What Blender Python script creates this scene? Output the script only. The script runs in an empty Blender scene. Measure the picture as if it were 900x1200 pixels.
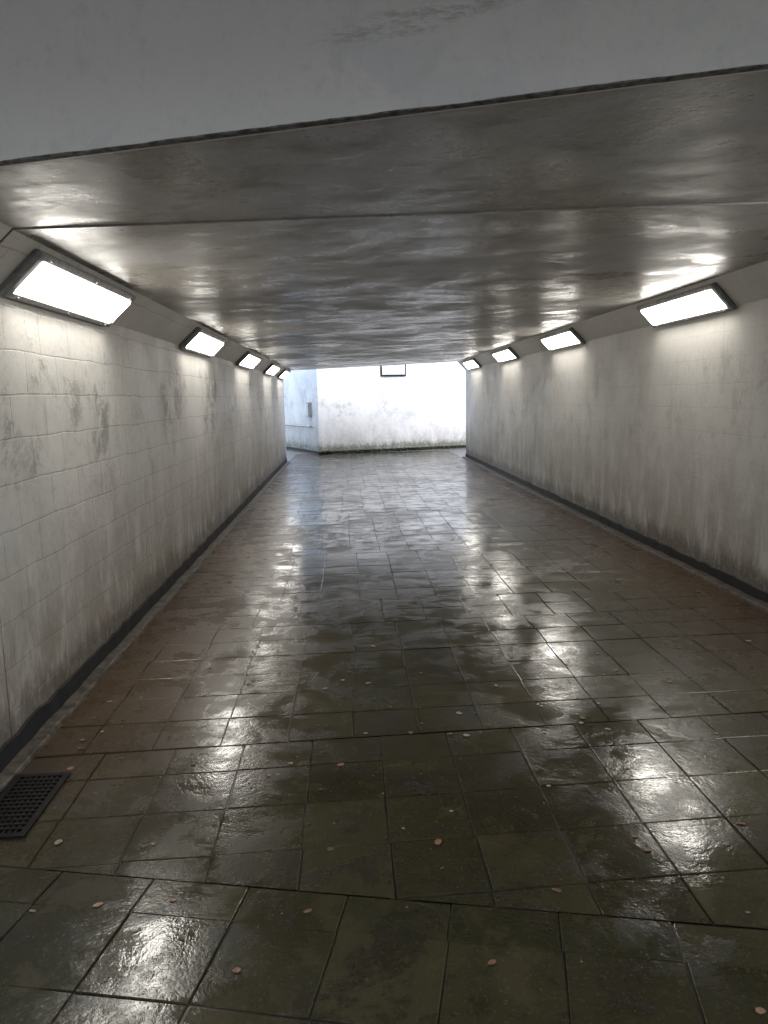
import bpy, bmesh, math, random
from mathutils import Vector, Matrix
random.seed(7)
S=bpy.context.scene
col=S.collection
# ------------------------------------------------------------ helpers
def new_mat(name):
    m=bpy.data.materials.new(name); m.use_nodes=True
    nt=m.node_tree; nt.nodes.clear()
    out=nt.nodes.new('ShaderNodeOutputMaterial'); b=nt.nodes.new('ShaderNodeBsdfPrincipled')
    nt.links.new(b.outputs[0],out.inputs[0])
    return m,nt,b
class N:
    def __init__(s,nt): s.nt=nt
    def node(s,t,**k):
        n=s.nt.nodes.new(t)
        for a,v in k.items(): setattr(n,a,v)
        return n
    def link(s,a,b): s.nt.links.new(a,b)
    def setin(s,sock,v):
        if isinstance(v,bpy.types.NodeSocket): s.link(v,sock)
        else: sock.default_value=v
    def coord(s):
        return s.node('ShaderNodeTexCoord').outputs['Object']
    def map(s,vec,scale=(1,1,1),loc=(0,0,0),rot=(0,0,0)):
        m=s.node('ShaderNodeMapping'); s.link(vec,m.inputs[0])
        m.inputs['Scale'].default_value=scale; m.inputs['Location'].default_value=loc; m.inputs['Rotation'].default_value=rot
        return m.outputs[0]
    def noise(s,vec,scale,detail=4,rough=.6,dist=0):
        n=s.node('ShaderNodeTexNoise'); s.link(vec,n.inputs['Vector'])
        n.inputs['Scale'].default_value=scale; n.inputs['Detail'].default_value=detail
        n.inputs['Roughness'].default_value=rough; n.inputs['Distortion'].default_value=dist
        return n.outputs[0]
    def ramp(s,f,a,b,va=0,vb=1):
        m=s.node('ShaderNodeMapRange'); m.interpolation_type='SMOOTHSTEP'
        s.setin(m.inputs[0],f); m.inputs[1].default_value=a; m.inputs[2].default_value=b
        m.inputs[3].default_value=va; m.inputs[4].default_value=vb
        return m.outputs[0]
    def math(s,op,a,b=0.0,clamp=False):
        m=s.node('ShaderNodeMath',operation=op,use_clamp=clamp); s.setin(m.inputs[0],a); s.setin(m.inputs[1],b)
        return m.outputs[0]
    def mix(s,f,a,b):
        m=s.node('ShaderNodeMix',data_type='RGBA'); s.setin(m.inputs[0],f)
        for i,v in ((6,a),(7,b)):
            if isinstance(v,tuple): v=(*v[:3],1)
            s.setin(m.inputs[i],v)
        return m.outputs[2]
    def bump(s,h,strength,dist,normal=None):
        b=s.node('ShaderNodeBump'); b.inputs['Strength'].default_value=strength; b.inputs['Distance'].default_value=dist
        s.link(h,b.inputs['Height'])
        if normal: s.link(normal,b.inputs['Normal'])
        return b.outputs[0]
    def xyz(s,v):
        m=s.node('ShaderNodeSeparateXYZ'); s.link(v,m.inputs[0]); return m.outputs
    def comb(s,x,y,z=0.0):
        m=s.node('ShaderNodeCombineXYZ'); s.setin(m.inputs[0],x);s.setin(m.inputs[1],y);s.setin(m.inputs[2],z); return m.outputs[0]

def simple(name,c,rough=.6,metal=0,noise=.15,scale=20):
    m,nt,b=new_mat(name); n=N(nt); v=n.coord()
    f=n.noise(v,scale,3)
    d=tuple(x*(1-noise*2) for x in c); e=tuple(min(1,x*(1+noise)) for x in c)
    n.link(n.mix(n.ramp(f,.3,.7),d,e),b.inputs['Base Color'])
    b.inputs['Roughness'].default_value=rough; b.inputs['Metallic'].default_value=metal
    n.link(n.bump(f,.2,.003),b.inputs['Normal'])
    return m

def wall_mat(name,axis='Y',white=(.72,.70,.66),joint=.5,grime=1.0,moss=False,seed=0,pit=1.0,scuff=None,mould=1.0):
    m,nt,b=new_mat(name); n=N(nt); v0=n.coord(); v=n.map(v0,loc=(seed,seed*1.7,0))
    X,Y,Z=n.xyz(v0)
    along={'Y':Y,'X':X}[axis]
    big=n.noise(v,.55,4,.6,.6); med=n.noise(v,2.3,5,.72,.5); fine=n.noise(v,22,3,.7)
    streak=n.noise(n.map(v,scale=(3.0,3.0,1.0)),1.6,5,.75,.3)
    c=n.mix(n.ramp(big,.35,.65),tuple(x*.86 for x in white),white)
    c=n.mix(n.math('MULTIPLY',n.ramp(med,.555,.59),.30),c,(.54,.55,.55))
    c=n.mix(n.math('MULTIPLY',n.ramp(fine,.5,.75),.20),c,(.40,.37,.33))
    band=n.math('MULTIPLY',n.ramp(Z,.75,1.45),n.ramp(Z,2.05,1.75))
    bl=n.noise(n.map(v,scale=(1,1,1.1),loc=(7,3,1)),1.1,9,.86,.15)
    st=n.math('MULTIPLY',n.math('MULTIPLY',n.ramp(bl,.51,.61),n.ramp(streak,.36,.6,.25,1)),band)
    c=n.mix(n.math('MULTIPLY',st,.72*grime*mould),c,(.17,.16,.145))
    low=n.math('MULTIPLY',n.ramp(n.math('ADD',Z,n.math('MULTIPLY',bl,-1.3)),.70,-.55),n.ramp(streak,.30,.56,.30,1))
    c=n.mix(n.math('MULTIPLY',low,.80*grime),c,(.20,.155,.105))
    # splash line just above the skirting
    spl=n.math('MULTIPLY',n.ramp(n.math('ADD',Z,n.math('MULTIPLY',streak,-.35)),.14,-.04),n.ramp(fine,.3,.55,.5,1))
    c=n.mix(n.math('MULTIPLY',spl,.8),c,(.07,.055,.04))
    c=n.mix(n.math('MULTIPLY',n.ramp(streak,.54,.70),.28*grime),c,(.34,.30,.25))
    if pit>0:
        pits=n.ramp(n.noise(v,55,2,.8),.64,.70)
        c=n.mix(n.math('MULTIPLY',pits,n.math('MULTIPLY',n.ramp(big,.45,.6),.65*pit)),c,(.12,.11,.1))
    if scuff:
        sx,sz,lx,lz,ang=scuff
        dx=n.math('SUBTRACT',X,sx); dz=n.math('SUBTRACT',Z,sz)
        u=n.math('ADD',n.math('MULTIPLY',dx,math.cos(ang)),n.math('MULTIPLY',dz,math.sin(ang)))
        w=n.math('SUBTRACT',n.math('MULTIPLY',dz,math.cos(ang)),n.math('MULTIPLY',dx,math.sin(ang)))
        u=n.math('DIVIDE',u,lx); w=n.math('DIVIDE',w,lz)
        dd=n.math('ADD',n.math('MULTIPLY',u,u),n.math('MULTIPLY',w,w))
        sn=n.noise(n.map(v,scale=(5,5,22),rot=(0,ang,0)),2.5,5,.85)
        c=n.mix(n.math('MULTIPLY',n.ramp(dd,1,.1),n.math('MULTIPLY',n.ramp(sn,.44,.62),.5)),c,(.24,.20,.16))
    if moss:
        mo=n.math('MULTIPLY',n.ramp(n.math('ADD',Z,n.math('MULTIPLY',bl,-1.1)),-.05,-.60),n.ramp(fine,.35,.6))
        c=n.mix(n.math('MULTIPLY',mo,.85),c,(.11,.14,.06))
        c=n.mix(n.math('MULTIPLY',n.ramp(bl,.48,.62),.42),c,(.40,.45,.45))
    h=n.math('ADD',n.math('MULTIPLY',fine,.35),n.math('MULTIPLY',med,.8))
    if joint>0:
        wob=n.math('MULTIPLY',n.math('SUBTRACT',n.noise(v,3.0,1),.5),.03)
        br=n.node('ShaderNodeTexBrick'); n.link(n.comb(n.math('ADD',along,wob),n.math('ADD',Z,wob)),br.inputs['Vector'])
        br.inputs['Scale'].default_value=1; br.inputs['Brick Width'].default_value=.40; br.inputs['Row Height'].default_value=.20
        br.inputs['Mortar Size'].default_value=.005; br.inputs['Mortar Smooth'].default_value=.7
        br.inputs['Color1'].default_value=(0,0,0,1); br.inputs['Color2'].default_value=(1,1,1,1)
        mort=n.math('MULTIPLY',br.outputs['Fac'],n.ramp(fine,.35,.55,.35,1))
        c=n.mix(n.math('MULTIPLY',n.xyz(br.outputs['Color'])[0],.10*joint),c,(.42,.41,.40))
        c=n.mix(n.math('MULTIPLY',mort,.42*joint),c,(.2,.18,.16))
        h=n.math('ADD',n.math('MULTIPLY',n.math('SUBTRACT',1.0,mort),.55*joint),h)
    n.link(c,b.inputs['Base Color'])
    n.link(n.ramp(med,.3,.7,.42,.65),b.inputs['Roughness'])
    n.link(n.bump(h,.5,.006),b.inputs['Normal'])
    return m

def ceiling_mat():
    m,nt,b=new_mat('painted_soffit'); n=N(nt); v=n.coord()
    big=n.noise(n.map(v,scale=(.7,.9,1)),1.0,6,.7,.6)
    st=n.noise(n.map(v,scale=(1.0,1.3,1)),2.6,7,.74,.3)
    fine=n.noise(v,38,3,.75)
    c=n.mix(n.ramp(big,.42,.58),(.30,.28,.25),(.44,.435,.425))
    c=n.mix(n.math('MULTIPLY',n.ramp(st,.52,.64),.5),c,(.20,.175,.145))
    c=n.mix(n.math('MULTIPLY',n.ramp(fine,.5,.75),.32),c,(.13,.115,.10))
    X,Y,Z=n.xyz(v)
    dx=n.math('DIVIDE',n.math('SUBTRACT',X,1.75),.42); dy=n.math('DIVIDE',n.math('SUBTRACT',n.math('ADD',Y,n.math('MULTIPLY',st,.6)),5.75),.20)
    d=n.math('ADD',n.math('MULTIPLY',dx,dx),n.math('MULTIPLY',dy,dy))
    c=n.mix(n.math('MULTIPLY',n.ramp(d,1.0,.3),n.ramp(fine,.30,.42)),c,(.11,.035,.012))
    n.link(c,b.inputs['Base Color'])
    n.link(n.ramp(n.math('ADD',n.math('MULTIPLY',st,.5),n.math('MULTIPLY',big,.5)),.42,.58,.24,.50),b.inputs['Roughness'])
    b.inputs['IOR'].default_value=1.5
    h=n.math('ADD',n.math('MULTIPLY',st,.8),n.math('MULTIPLY',fine,.22))
    n.link(n.bump(h,.36,.010),b.inputs['Normal'])
    return m

def tile_mat(name,mud=True):
    m,nt,b=new_mat(name); n=N(nt); v=n.coord(); X,Y,Z=n.xyz(v)
    at=n.node('ShaderNodeAttribute',attribute_name='tilecol'); r=n.xyz(at.outputs['Color'])
    big=n.noise(v,.8,4,.6,.5); med=n.noise(v,4,6,.72,.3); fine=n.noise(v,70,3,.8)
    c=n.mix(n.ramp(big,.35,.65),(.023,.021,.009),(.044,.040,.018))
    c=n.mix(n.math('MULTIPLY',r[0],.4),c,(.072,.062,.031))
    c=n.mix(n.math('MULTIPLY',n.ramp(med,.5,.60),.65),c,(.013,.011,.006))
    c=n.mix(n.math('MULTIPLY',n.ramp(med,.47,.36),.40),c,(.085,.068,.038))
    c=n.mix(n.math('MULTIPLY',n.ramp(fine,.55,.75),.55),c,(.13,.115,.08))
    if mud:
        l=n.ramp(n.math('ADD',X,n.math('MULTIPLY',med,-1.5)),-.6,-2.1)
        rr=n.ramp(n.math('ADD',X,n.math('MULTIPLY',med,1.5)),2.3,3.7)
        mudf=n.math('MULTIPLY',n.math('MAXIMUM',l,rr),n.ramp(Y,2.0,4.0))
        c=n.mix(n.math('MULTIPLY',mudf,.85),c,n.mix(n.ramp(fine,.35,.65),(.038,.020,.008),(.10,.058,.028)))
    n.link(c,b.inputs['Base Color'])
    wet=n.ramp(n.math('ADD',n.math('MULTIPLY',big,.40),n.math('MULTIPLY',med,.60)),.44,.56)
    ro=n.math('ADD',n.math('ADD',.075,n.math('MULTIPLY',wet,.18)),n.math('MULTIPLY',r[1],.03))
    if mud: ro=n.math('ADD',ro,n.math('MULTIPLY',mudf,.13))
    n.link(ro,b.inputs['Roughness'])
    b.inputs['IOR'].default_value=1.5
    h=n.math('ADD',n.math('MULTIPLY',med,.8),n.math('MULTIPLY',n.math('MULTIPLY',fine,wet),.20))
    n.link(n.bump(h,.5,.006),b.inputs['Normal'])
    return m

M_wl=wall_mat('painted_blockwork_left','Y',joint=1.0,seed=2,grime=1.05)
M_wr=wall_mat('painted_blockwork_right','Y',joint=.45,grime=.9,seed=9,mould=.5)
M_hw=wall_mat('painted_concrete_headwall','X',white=(.72,.675,.625),joint=0,grime=.35,seed=5,pit=0,scuff=(.22,2.52,.34,.05,.12))
M_fw=wall_mat('painted_wall_outdoor','X',white=(.80,.81,.80),joint=0,grime=.5,moss=True,seed=14,pit=0)
M_c=ceiling_mat()
M_t=tile_mat('wet_paving_tiles'); M_t2=tile_mat('wet_paving_tiles_junction',False)
M_joint=simple('dirty_joint',(.016,.013,.008),.3)
M_black=simple('bitumen_black',(.008,.008,.009),.7)
M_conc=simple('kerb_concrete',(.10,.085,.065),.5,noise=.35)
M_grey=simple('lamp_housing_grey',(.28,.28,.275),.5,.1)
M_iron=simple('cast_iron',(.012,.011,.010),.5,.6)
M_steel=simple('galvanised_steel',(.3,.31,.32),.4,.7)
M_sign=simple('sign_plate',(.55,.57,.58),.4)
M_leaf=simple('dead_leaf',(.24,.12,.07),.4,noise=.35,scale=8)
M_green=simple('weed_green',(.06,.09,.025),.6,noise=.35,scale=8)
M_grnd=simple('concrete_ground',(.16,.155,.14),.25)
mE,nt,b=new_mat('lit_diffuser'); n=N(nt)
b.inputs['Base Color'].default_value=(.8,.8,.78,1); b.inputs['Emission Color'].default_value=(1,.955,.875,1); b.inputs['Emission Strength'].default_value=21; b.inputs['Roughness'].default_value=.4

def obj(name,bm,mats,parent=None,smooth=False):
    me=bpy.data.meshes.new(name); bmesh.ops.recalc_face_normals(bm,faces=bm.faces) ; bm.to_mesh(me); bm.free()
    for m in mats: me.materials.append(m)
    o=bpy.data.objects.new(name,me); col.objects.link(o)
    if parent: o.parent=parent
    if smooth:
        for p in me.polygons: p.use_smooth=True
    return o
def empty(name,loc=(0,0,0)):
    e=bpy.data.objects.new(name,None); e.location=loc; e.empty_display_size=.2; col.objects.link(e); return e
def prism(bm,pts,z0,z1,mi=0):
    lo=[bm.verts.new((x,y,z0)) for x,y in pts]; hi=[bm.verts.new((x,y,z1)) for x,y in pts]
    fs=[bm.faces.new(lo[::-1]),bm.faces.new(hi)]
    k=len(pts)
    for i in range(k): fs.append(bm.faces.new((lo[i],lo[(i+1)%k],hi[(i+1)%k],hi[i])))
    for f in fs: f.material_index=mi
    return fs
def box(bm,c,s,mi=0,mat=None):
    M=(mat or Matrix.Identity(4))@Matrix.Translation(c)@Matrix.Diagonal((s[0],s[1],s[2],1))
    r=bmesh.ops.create_cube(bm,size=1,matrix=M)
    for v in r['verts']:
        for f in v.link_faces: f.material_index=mi
    return r['verts']

# ------------------------------------------------------------ layout (metres; y along the subway)
XL,XR=-1.52,3.0
HL,HR=2.07,2.18           # underside of the haunches
CXL,CXR,CL,CR=-1.32,2.80,2.26,2.39
YEND=19.3; TOP=3.05
K=.24
def portal(x): return 2.326-K*(x+.52)
def joint(x): return 3.30+.045*(x+1.26)
segs=[(lambda x:portal(x)+.05,joint),(lambda x:joint(x)+.012,lambda x:11.2),(lambda x:11.208,lambda x:YEND)]

# roof with haunches
bm=bmesh.new()
prof=[(-1.9,HL),(XL,HL),(CXL,CL),(CXR,CR),(XR,HR),(3.4,HR),(3.4,TOP),(-1.9,TOP)]
for si,(f0,f1) in enumerate(segs):
    dz=[0,-.006,-.002][si]
    A=[bm.verts.new((x,f0(x),z+(dz if 1<i<4 else 0))) for i,(x,z) in enumerate(prof)]
    B=[bm.verts.new((x,f1(x),z+(dz if 1<i<4 else 0))) for i,(x,z) in enumerate(prof)]
    bm.faces.new(A); bm.faces.new(B[::-1])
    for i in range(8):
        f=bm.faces.new((A[i],A[(i+1)%8],B[(i+1)%8],B[i]))
        f.material_index={2:0,1:1,3:2}.get(i,1)
prism(bm,[(-2.2,portal(-2.2)+.1),(3.7,portal(3.7)+.1),(3.7,YEND),(-2.2,YEND)],TOP+.003,TOP+.5,1)  # unseen cover slab, added to stop sky light leaking through the joints
obj('subway_roof',bm,[M_c,M_wl,M_wr])

# side walls
def sidewall(name,xi,xo,h,mat):
    bm=bmesh.new()
    for f0,f1 in segs:
        prism(bm,[(xi,f0(xi)),(xo,f0(xo)),(xo,f1(xo)),(xi,f1(xi))],-.05,h)
    s=1 if xo>xi else -1
    prism(bm,[(xo+s*.003,portal(xo)+.06),(xo+s*.25,portal(xo)+.06),(xo+s*.25,YEND),(xo+s*.003,YEND)],-.05,TOP,0)
    return obj(name,bm,[mat])
wl=sidewall('subway_side_wall',XL,-1.9,HL,M_wl)
wr=sidewall('subway_side_wall',XR,3.4,HR,M_wr)
# black skirting and concrete margin
def strip(name,x0,x1,z0,z1,mat,dy=.0,seed=0,rough=.004):
    bm=bmesh.new(); rnd=random.Random(seed)
    ys=[]; y=portal((x0+x1)/2)+.06
    while y<YEND: ys.append(y); y+=.12
    ys.append(YEND)
    prev=None
    for y in ys:
        j=rnd.uniform(-.004,.004); k=rnd.uniform(-rough,rough)
        s=1 if x1>x0 else -1
        ring=[bm.verts.new(p) for p in ((x0,y,z0),(x1+j,y,z0),(x1+j-s*.004,y,z1+k-.004),(x1+j-s*.009,y,z1+k),(x0,y,z1+k))]
        if prev:
            for i in range(5): bm.faces.new((prev[i],prev[(i+1)%5],ring[(i+1)%5],ring[i]))
        prev=ring
    return obj(name,bm,[mat])
strip('wall_skirting',XL,XL+.016,0,.11,M_black,seed=1,rough=.010)
strip('wall_skirting',XR,XR-.018,0,.10,M_black,seed=2,rough=.010)
strip('floor_margin',XL+.017,XL+.085,-.01,.022,M_conc,seed=3,rough=.006)
strip('floor_margin',XR-.019,XR-.10,-.01,.024,M_conc,seed=4,rough=.006)

# headwall above and beside the mouth
bm=bmesh.new()
d=.047
lint=[(-1.52,2.245),(3.0,2.39)]
v=[]
for (x,z) in lint:
    for dy in (0,d):
        v.append((bm.verts.new((x,portal(x)+dy,z)),bm.verts.new((x,portal(x)+dy,TOP+.3))))
a,b_,c_,d_=v
for q in ((a[0],c_[0],c_[1],a[1]),(b_[0],b_[1],d_[1],d_[0]),(a[0],b_[0],d_[0],c_[0]),(a[1],c_[1],d_[1],b_[1]),(a[0],a[1],b_[1],b_[0]),(c_[0],d_[0],d_[1],c_[1])): bm.faces.new(q)
def seg2(x0,x1): 
    prism(bm,[(x0,portal(x0)),(x1,portal(x1)),(x1,portal(x1)+.35),(x0,portal(x0)+.35)],-.05,TOP+.3)
seg2(-8,-1.523); seg2(3.003,8)
obj('portal_headwall',bm,[M_hw])
# thin dark strip of uneven height along the lintel's lower edge
bm=bmesh.new()
p=[(x,portal(x)-.002,2.2435+(x+1.52)/4.52*.145) for x in [i*.02-1.5 for i in range(225)]]
rnd=random.Random(3); prev=None; t=.003
for (x,y,z) in p:
    t=max(.0006,min(.0045,t+rnd.uniform(-.0012,.0012)))
    ring=[bm.verts.new(q) for q in ((x,y,z-.001),(x,y,z+t),(x,y+.03,z+t),(x,y+.03,z-.001))]
    if prev:
        for i in range(4): bm.faces.new((prev[i],prev[(i+1)%4],ring[(i+1)%4],ring[i]))
    prev=ring
obj('lintel_edge_strip',bm,[simple('edge_dark',(.14,.13,.115),.8,noise=.4,scale=30)])

# junction hall (behind the camera): back wall and roof
bm=bmesh.new()
B=lambda x:portal(x)-6.5
prism(bm,[(-8,B(-8)),(8,B(8)),(8,B(8)-.3),(-8,B(-8)-.3)],-.05,TOP+.3)
obj('junction_wall',bm,[M_hw])
bm=bmesh.new()
C=lambda x:portal(x)-4.2  # unseen roof, its depth shaped to limit daylight on the headwall
prism(bm,[(-6.5,portal(-6.5)-.01),(6.5,portal(6.5)-.01),(6.5,C(6.5)+.01),(-6.5,C(-6.5)+.01)],TOP,TOP+.29)
obj('unseen_junction_roof',bm,[M_hw])

# ------------------------------------------------------------ tiled floors
def tiles(name,orig,ang,nx,ny,pitch,clips,mat,gap=.0045,shift_rows=(),shear=0,tilt=.004,seed=0):
    rnd=random.Random(seed)
    bm=bmesh.new(); cl=bm.loops.layers.float_color.new('tilecol')
    ca,sa=math.cos(ang),math.sin(ang)
    off=0
    for j in range(ny):
        if j in shift_rows: off=rnd.uniform(-.12,.12)
        rj=rnd.uniform(-.005,.005); roff=rnd.gauss(0,.005)
        for i in range(nx):
            cx,cy=(i+.5)*pitch+off+roff,(j+.5)*pitch+rj
            x=orig[0]+cx*ca-cy*sa; y=orig[1]+cx*sa+cy*ca+shear*(cx)
            hw=pitch/2-gap*rnd.uniform(.3,.8)
            ta,tb=rnd.gauss(0,tilt),rnd.gauss(0,tilt); ro=rnd.gauss(0,.006); dz=rnd.uniform(-.0012,.0012)
            cr,sr=math.cos(ang+ro),math.sin(ang+ro)
            def P(a,b,z): return bm.verts.new((x+a*cr-b*sr, y+a*sr+b*cr+shear*a, z+(ta*a+tb*b)+dz))
            ch=.003
            jit=[(rnd.gauss(0,.0015),rnd.gauss(0,.0015)) for _ in range(4)]
            q=[(-1,-1),(1,-1),(1,1),(-1,1)]
            top=[P(a*(hw-ch)+e,b*(hw-ch)+f,0) for (a,b),(e,f) in zip(q,jit)]
            mid=[P(a*hw+e,b*hw+f,-.0025) for (a,b),(e,f) in zip(q,jit)]
            bot=[P(a*hw+e,b*hw+f,-.010) for (a,b),(e,f) in zip(q,jit)]
            fs=[bm.faces.new(top)]
            for k in range(4):
                k2=(k+1)%4
                fs.append(bm.faces.new((mid[k],mid[k2],top[k2],top[k])))
                fs.append(bm.faces.new((bot[k],bot[k2],mid[k2],mid[k])))
            c=(rnd.random()**2,rnd.random(),rnd.random(),1)
            for f in fs:
                for l in f.loops: l[cl]=c
    for co,no in clips:
        g=bm.verts[:]+bm.edges[:]+bm.faces[:]
        bmesh.ops.bisect_plane(bm,geom=g,plane_co=co,plane_no=no,clear_outer=True)
    me=bpy.data.meshes.new(name); bm.to_mesh(me); bm.free(); me.materials.append(mat)
    o=bpy.data.objects.new(name,me); col.objects.link(o); return o
pn=Vector((.212,1,0)).normalized()   # normal of the paving change under the portal
jn=Vector((-.045,1,0)).normalized()
jp=Vector((-1.26,3.30,0)); pp=Vector((-.52,2.326,0))
gx0,gx1,gy0,gy1=-1.43,-1.21,2.64,3.12
# short bay between mouth and expansion joint
tiles('subway_floor',(-1.43,1.2),0,15,8,.308,[(pp+pn*.003,-pn),(jp-jn*.005,jn),(Vector((XR-.1,0,0)),Vector((1,0,0)))],M_t,seed=5,shear=.045,tilt=.004)
# long bay
tiles('subway_floor',(-1.53,3.0),0,16,66,.305,[(jp+jn*.007,-jn),(Vector((XR-.1,0,0)),Vector((1,0,0))),(Vector((XL+.085,0,0)),Vector((-1,0,0))),(Vector((0,22,0)),Vector((0,1,0)))],M_t,seed=6,shear=.03,shift_rows=(7,9,15,24,33,45),tilt=.0022,gap=.0035)
# junction paving follows the skew
tiles('junction_floor',(-7-5*.206,portal(-7)-5*.98+0.10),-math.atan(.21),46,16,.325,[(pp-pn*.004,pn)],M_t2,seed=8,tilt=.004,shift_rows=(11,))
bm=bmesh.new()
vs=[bm.verts.new(p) for p in ((-60,-60,-.0055),(60,-60,-.0055),(60,80,-.0055),(-60,80,-.0055))]; bm.faces.new(vs)
obj('ground',bm,[M_joint])
# outdoor path slab beyond the subway
bm=bmesh.new()
prism(bm,[(-9,22.01),(14,22.01),(14,34),(-9,34)],-.2,-.002)
prism(bm,[(-9,YEND+.01),(XL+.05,YEND+.01),(XL+.05,22.0),(-9,22.0)],-.2,-.002)
prism(bm,[(XR-.1,YEND+.01),(14,YEND+.01),(14,22.0),(XR-.1,22.0)],-.2,-.002)
obj('path',bm,[M_grnd])

# ------------------------------------------------------------ outdoor walls at the far end
def wallrun(name,pts,th,h,side,mat,skirt=True):
    root=empty(name)
    bm=bmesh.new(); bk=bmesh.new()
    for (x0,y0),(x1,y1) in zip(pts[:-1],pts[1:]):
        t=Vector((x1-x0,y1-y0)).normalized(); nn=Vector((-t.y,t.x))*side
        prism(bm,[(x0,y0),(x1,y1),(x1+nn.x*th,y1+nn.y*th),(x0+nn.x*th,y0+nn.y*th)],-.05,h)
        g=-.015
        if skirt: prism(bk,[(x0+nn.x*g,y0+nn.y*g),(x1+nn.x*g,y1+nn.y*g),(x1,y1),(x0,y0)],-.02,.08)
        prism(bk,[(x0+nn.x*-.04,y0+nn.y*-.04),(x1-nn.x*.04,y1-nn.y*.04),(x1+nn.x*(th+.04),y1+nn.y*(th+.04)),(x0+nn.x*(th+.04),y0+nn.y*(th+.04))],h+.002,h+.1,1)
    obj('wall_body',bm,[mat],root); obj('wall_trim',bk,[M_black,M_conc],root)
    return root
wallrun('boundary_wall',[(-4.2,29.5),(-1.75,24.2),(-.78,21.75),(3.56,23.0),(12,25.4)],.3,3.0,1,M_fw)
wallrun('retaining_wall',[(-1.53,YEND+.012),(-6.0,25.5)],.3,3.0,1,M_fw)
wallrun('retaining_wall',[(3.01,YEND+.012),(12,21.8)],.3,3.0,-1,M_fw)
# parapet on the far portal
bm=bmesh.new(); prism(bm,[(-1.9,YEND-.3),(3.4,YEND-.3),(3.4,YEND-.002),(-1.9,YEND-.002)],TOP+.504,3.9); obj('parapet_wall',bm,[M_fw])

# far wall sign
def on_wall(p0,p1,s):
    p0=Vector((*p0,0)); p1=Vector((*p1,0)); t=(p1-p0).normalized(); nrm=Vector((t.y,-t.x,0))
    M=Matrix((( t.x,nrm.x,0,0),(t.y,nrm.y,0,0),(0,0,1,0),(0,0,0,1)))
    return Matrix.Translation(p0+t*s)@M
Mw=on_wall((-.78,21.75),(3.56,23.0),2.25)
root=empty('direction_sign')
bm=bmesh.new(); box(bm,(0,.03,2.38),(.78,.03,.46),0,Mw); bmesh.ops.bevel(bm,geom=bm.edges[:],offset=.008,segments=2,affect='EDGES'); obj('frame',bm,[M_iron],root)
bm=bmesh.new(); box(bm,(0,.05,2.38),(.70,.012,.38),0,Mw); obj('panel',bm,[M_sign],root)
bm=bmesh.new()
for dx in(-.25,.25): box(bm,(dx,.008,2.38),(.04,.02,.5),0,Mw)
obj('brackets',bm,[M_steel],root)
# handrail & utility box on the left return wall
Ml=on_wall((-1.75,24.2),(-.78,21.75),0)
root=empty('handrail')
bm=bmesh.new()
def rod(bm,a,b,r,M=Matrix.Identity(4),seg=12):
    a=M@Vector(a);b=M@Vector(b);d=b-a
    q=d.to_track_quat('Z','Y').to_matrix().to_4x4()
    bmesh.ops.create_cone(bm,cap_ends=True,segments=seg,radius1=r,radius2=r,depth=d.length,matrix=Matrix.Translation((a+b)/2)@q)
rod(bm,(-1.5,.09,.78),(2.2,.09,.78),.028,Ml); obj('rail',bm,[M_steel],root)
bm=bmesh.new()
for s in (-1,0.2,1.2,2.1): rod(bm,(s,0,.74),(s,.09,.77),.012,Ml)
obj('brackets',bm,[M_steel],root)
root=empty('utility_box')
bm=bmesh.new(); box(bm,(2.0,.05,1.25),(.2,.1,.42),0,Ml); bmesh.ops.bevel(bm,geom=bm.edges[:],offset=.01,segments=2,affect='EDGES'); obj('casing',bm,[M_steel],root)
bm=bmesh.new(); box(bm,(2.0,.104,1.25),(.13,.01,.32),0,Ml); obj('door',bm,[M_sign],root)

# weeds at foot of the far wall
bm=bmesh.new(); rnd=random.Random(5)
for k in range(110):
    s=rnd.random()**1.3*4.4; base=on_wall((-.78,21.75),(3.56,23.0),s)@Vector((0,.05+rnd.random()*.1,0))
    hgt=rnd.uniform(.03,.15)
    for l in range(rnd.randint(5,10)):
        a=rnd.uniform(0,6.28); w=.012; dirv=Vector((math.cos(a),math.sin(a),0)); sd=Vector((-dirv.y,dirv.x,0))*w
        L=hgt*rnd.uniform(.6,1)
        p0=base; p1=base+dirv*L*.3+Vector((0,0,L*.7)); p2=base+dirv*L*.9+Vector((0,0,L*.8))
        v=[bm.verts.new(q) for q in (p0,p1+sd,p2,p1-sd)]; bm.faces.new(v)
obj('weeds',bm,[M_green])

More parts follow.
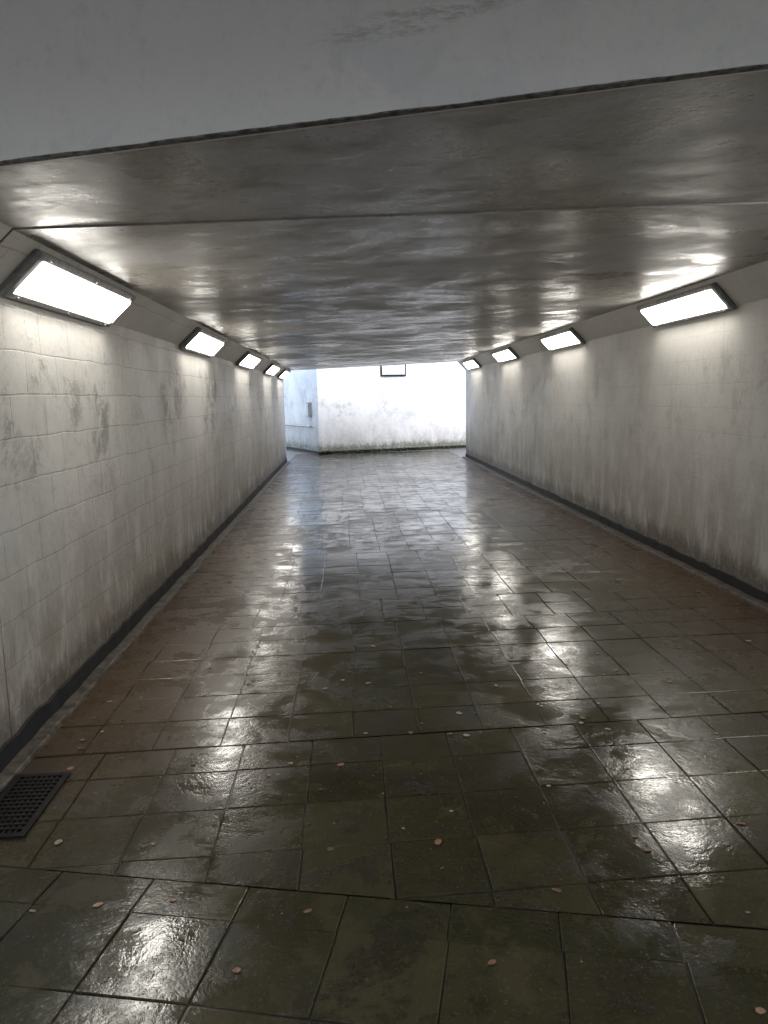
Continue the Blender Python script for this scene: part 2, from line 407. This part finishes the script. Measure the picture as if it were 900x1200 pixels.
# ------------------------------------------------------------ lamps
def lamp(side,yc):
    if side<0: p0=Vector((XL,0,HL)); p1=Vector((CXL,0,CL))
    else: p0=Vector((XR,0,HR)); p1=Vector((CXR,0,CR))
    up=(p1-p0).normalized()
    nrm=Vector((up.z,0,-up.x)) if side<0 else Vector((-up.z,0,up.x))
    if nrm.z>0: nrm=-nrm
    c=(p0+p1)/2+Vector((0,yc,0))-up*.015
    M=Matrix(((0,up.x,nrm.x,c.x),(1,up.y,nrm.y,c.y),(0,up.z,nrm.z,c.z),(0,0,0,1)))
    root=empty('subway_lamp')
    L=1.52; W=.265
    bm=bmesh.new()   # tapered housing
    def fr(l,w,z): return [(-l/2,-w/2,z),(l/2,-w/2,z),(l/2,w/2,z),(-l/2,w/2,z)]
    rings=[fr(L-.06,W-.04,-.004),fr(L-.02,W-.01,.02),fr(L,W,.03),fr(L,W,.045),fr(L-.012,W-.012,.052),fr(L-.09,W-.065,.054),fr(L-.10,W-.075,.044)]
    R=[[bm.verts.new(M@Vector(q)) for q in r] for r in rings]
    for a,b in zip(R[:-1],R[1:]):
        for i in range(4): bm.faces.new((a[i],a[(i+1)%4],b[(i+1)%4],b[i]))
    bm.faces.new(R[0][::-1]); bm.faces.new(R[-1])
    obj('housing',bm,[M_grey],root)
    bm=bmesh.new()
    rings=[fr(L-.108,W-.083,.045),fr(L-.125,W-.10,.062)]
    R=[[bm.verts.new(M@Vector(q)) for q in r] for r in rings]
    for a,b in zip(R[:-1],R[1:]):
        for i in range(4): bm.faces.new((a[i],a[(i+1)%4],b[(i+1)%4],b[i]))
    bm.faces.new(R[-1]); obj('diffuser',bm,[mE],root)
    bm=bmesh.new()
    for sx in (-.42,0,.42):
        for sy in (-1,1):
            bmesh.ops.create_cone(bm,cap_ends=True,segments=8,radius1=.007,radius2=.005,depth=.007,matrix=M@Matrix.Translation((sx*L,sy*(W/2-.018),.056)))
    obj('screws',bm,[M_grey],root)
for y in (4.32,8.05,11.7,15.3,18.3): lamp(-1,y)
for y in (2.85,6.62,10.35,14.0,17.7): lamp(1,y)

# ------------------------------------------------------------ drain grate
root=empty('drain_grate')
bm=bmesh.new(); cx,cy=(gx0+gx1)/2,(gy0+gy1)/2; w,h=gx1-gx0,gy1-gy0
for (c,s) in (((cx,gy0+.012,.004),(w,.024,.014)),((cx,gy1-.012,.004),(w,.024,.014)),((gx0+.012,cy,.004),(.024,h-.05,.014)),((gx1-.012,cy,.004),(.024,h-.05,.014))): box(bm,c,s)
obj('frame',bm,[M_iron],root)
bm=bmesh.new()
for i in range(1,8): box(bm,(gx0+.024+(w-.048)*i/8,cy,.005),(.012,h-.05,.008))
for i in range(1,14): box(bm,(cx,gy0+.024+(h-.048)*i/14,.0075),(w-.05,.012,.008))
obj('bars',bm,[M_iron],root)
bm=bmesh.new(); box(bm,(cx,cy,-.0005),(w-.02,h-.02,.006)); obj('pit',bm,[simple('pit_shade_black',(.004,.004,.004),.9)],root)  # shade below the bars painted as a black plate

# ------------------------------------------------------------ leaf litter
bm=bmesh.new(); rnd=random.Random(11)
for k in range(560):
    if k<170: x=rnd.uniform(-1.3,2.7); y=rnd.uniform(1.2,5); s=.004+.015*rnd.random()**1.5
    else:
        y=rnd.uniform(2.5,21); x=rnd.choice([-1.38+abs(rnd.gauss(0,.2)),2.85-abs(rnd.gauss(0,.25)),rnd.uniform(-1.3,2.8)]); s=rnd.uniform(.005,.018)
    x=max(-1.4,min(2.85,x)); a0=rnd.uniform(0,6.28); asp=rnd.uniform(.5,.95)
    vs=[]
    for i in range(7):
        a=i/7*6.283; r=s*rnd.uniform(.75,1.15)
        px,py=math.cos(a)*r,math.sin(a)*r*asp
        vs.append(bm.verts.new((x+px*math.cos(a0)-py*math.sin(a0),y+px*math.sin(a0)+py*math.cos(a0),.003+rnd.uniform(0,.0015))))
    c=bm.verts.new((x,y,.0025))
    for i in range(7): f=bm.faces.new((vs[i],vs[(i+1)%7],c)); f.material_index=0 if k%3 else 1
obj('leaf_litter',bm,[M_leaf,simple('pale_leaf',(.36,.28,.21),.5,noise=.2)])

# ------------------------------------------------------------ world, sun, camera
w=bpy.data.worlds.new('World'); S.world=w; w.use_nodes=True; nt=w.node_tree; nt.nodes.clear()
o=nt.nodes.new('ShaderNodeOutputWorld'); bg=nt.nodes.new('ShaderNodeBackground'); sky=nt.nodes.new('ShaderNodeTexSky'); hs=nt.nodes.new('ShaderNodeHueSaturation')
sky.sky_type='NISHITA'; sky.sun_disc=False; sky.sun_elevation=math.radians(50); sky.sun_rotation=math.radians(160); sky.dust_density=2
hs.inputs['Saturation'].default_value=.85
nt.links.new(sky.outputs[0],hs.inputs['Color']); nt.links.new(hs.outputs[0],bg.inputs[0]); nt.links.new(bg.outputs[0],o.inputs[0])
bg.inputs[1].default_value=.80
sl=bpy.data.lights.new('sun','SUN'); sl.energy=1.0; sl.angle=math.radians(20); sl.color=(1,.98,.96)
so=bpy.data.objects.new('sun',sl); col.objects.link(so)
el=math.radians(50); az=math.radians(160)
dv=Vector((math.sin(az)*math.cos(el),math.cos(az)*math.cos(el),math.sin(el)))
so.rotation_euler=dv.to_track_quat('Z','Y').to_euler(); so.location=(0,10,12)

cam=bpy.data.cameras.new('camera'); co=bpy.data.objects.new('camera',cam); col.objects.link(co); S.camera=co
cam.sensor_fit='VERTICAL'; cam.sensor_height=36; cam.lens=27; cam.clip_end=500; cam.clip_start=.05
# camera axes (right, up, back): tunnel axis and world up expressed in camera space
Yc=Vector((-.05,.148,-1)).normalized()
Zc=Vector((-.03,1,0)); Zc=(Zc-Yc*Zc.dot(Yc)).normalized()
Xc=Yc.cross(Zc)
R=Matrix((Xc,Yc,Zc))
co.matrix_world=Matrix.Translation((0,0,1.55))@R.to_4x4()
S.view_settings.view_transform='Standard'; S.view_settings.look='None'; S.view_settings.exposure=0
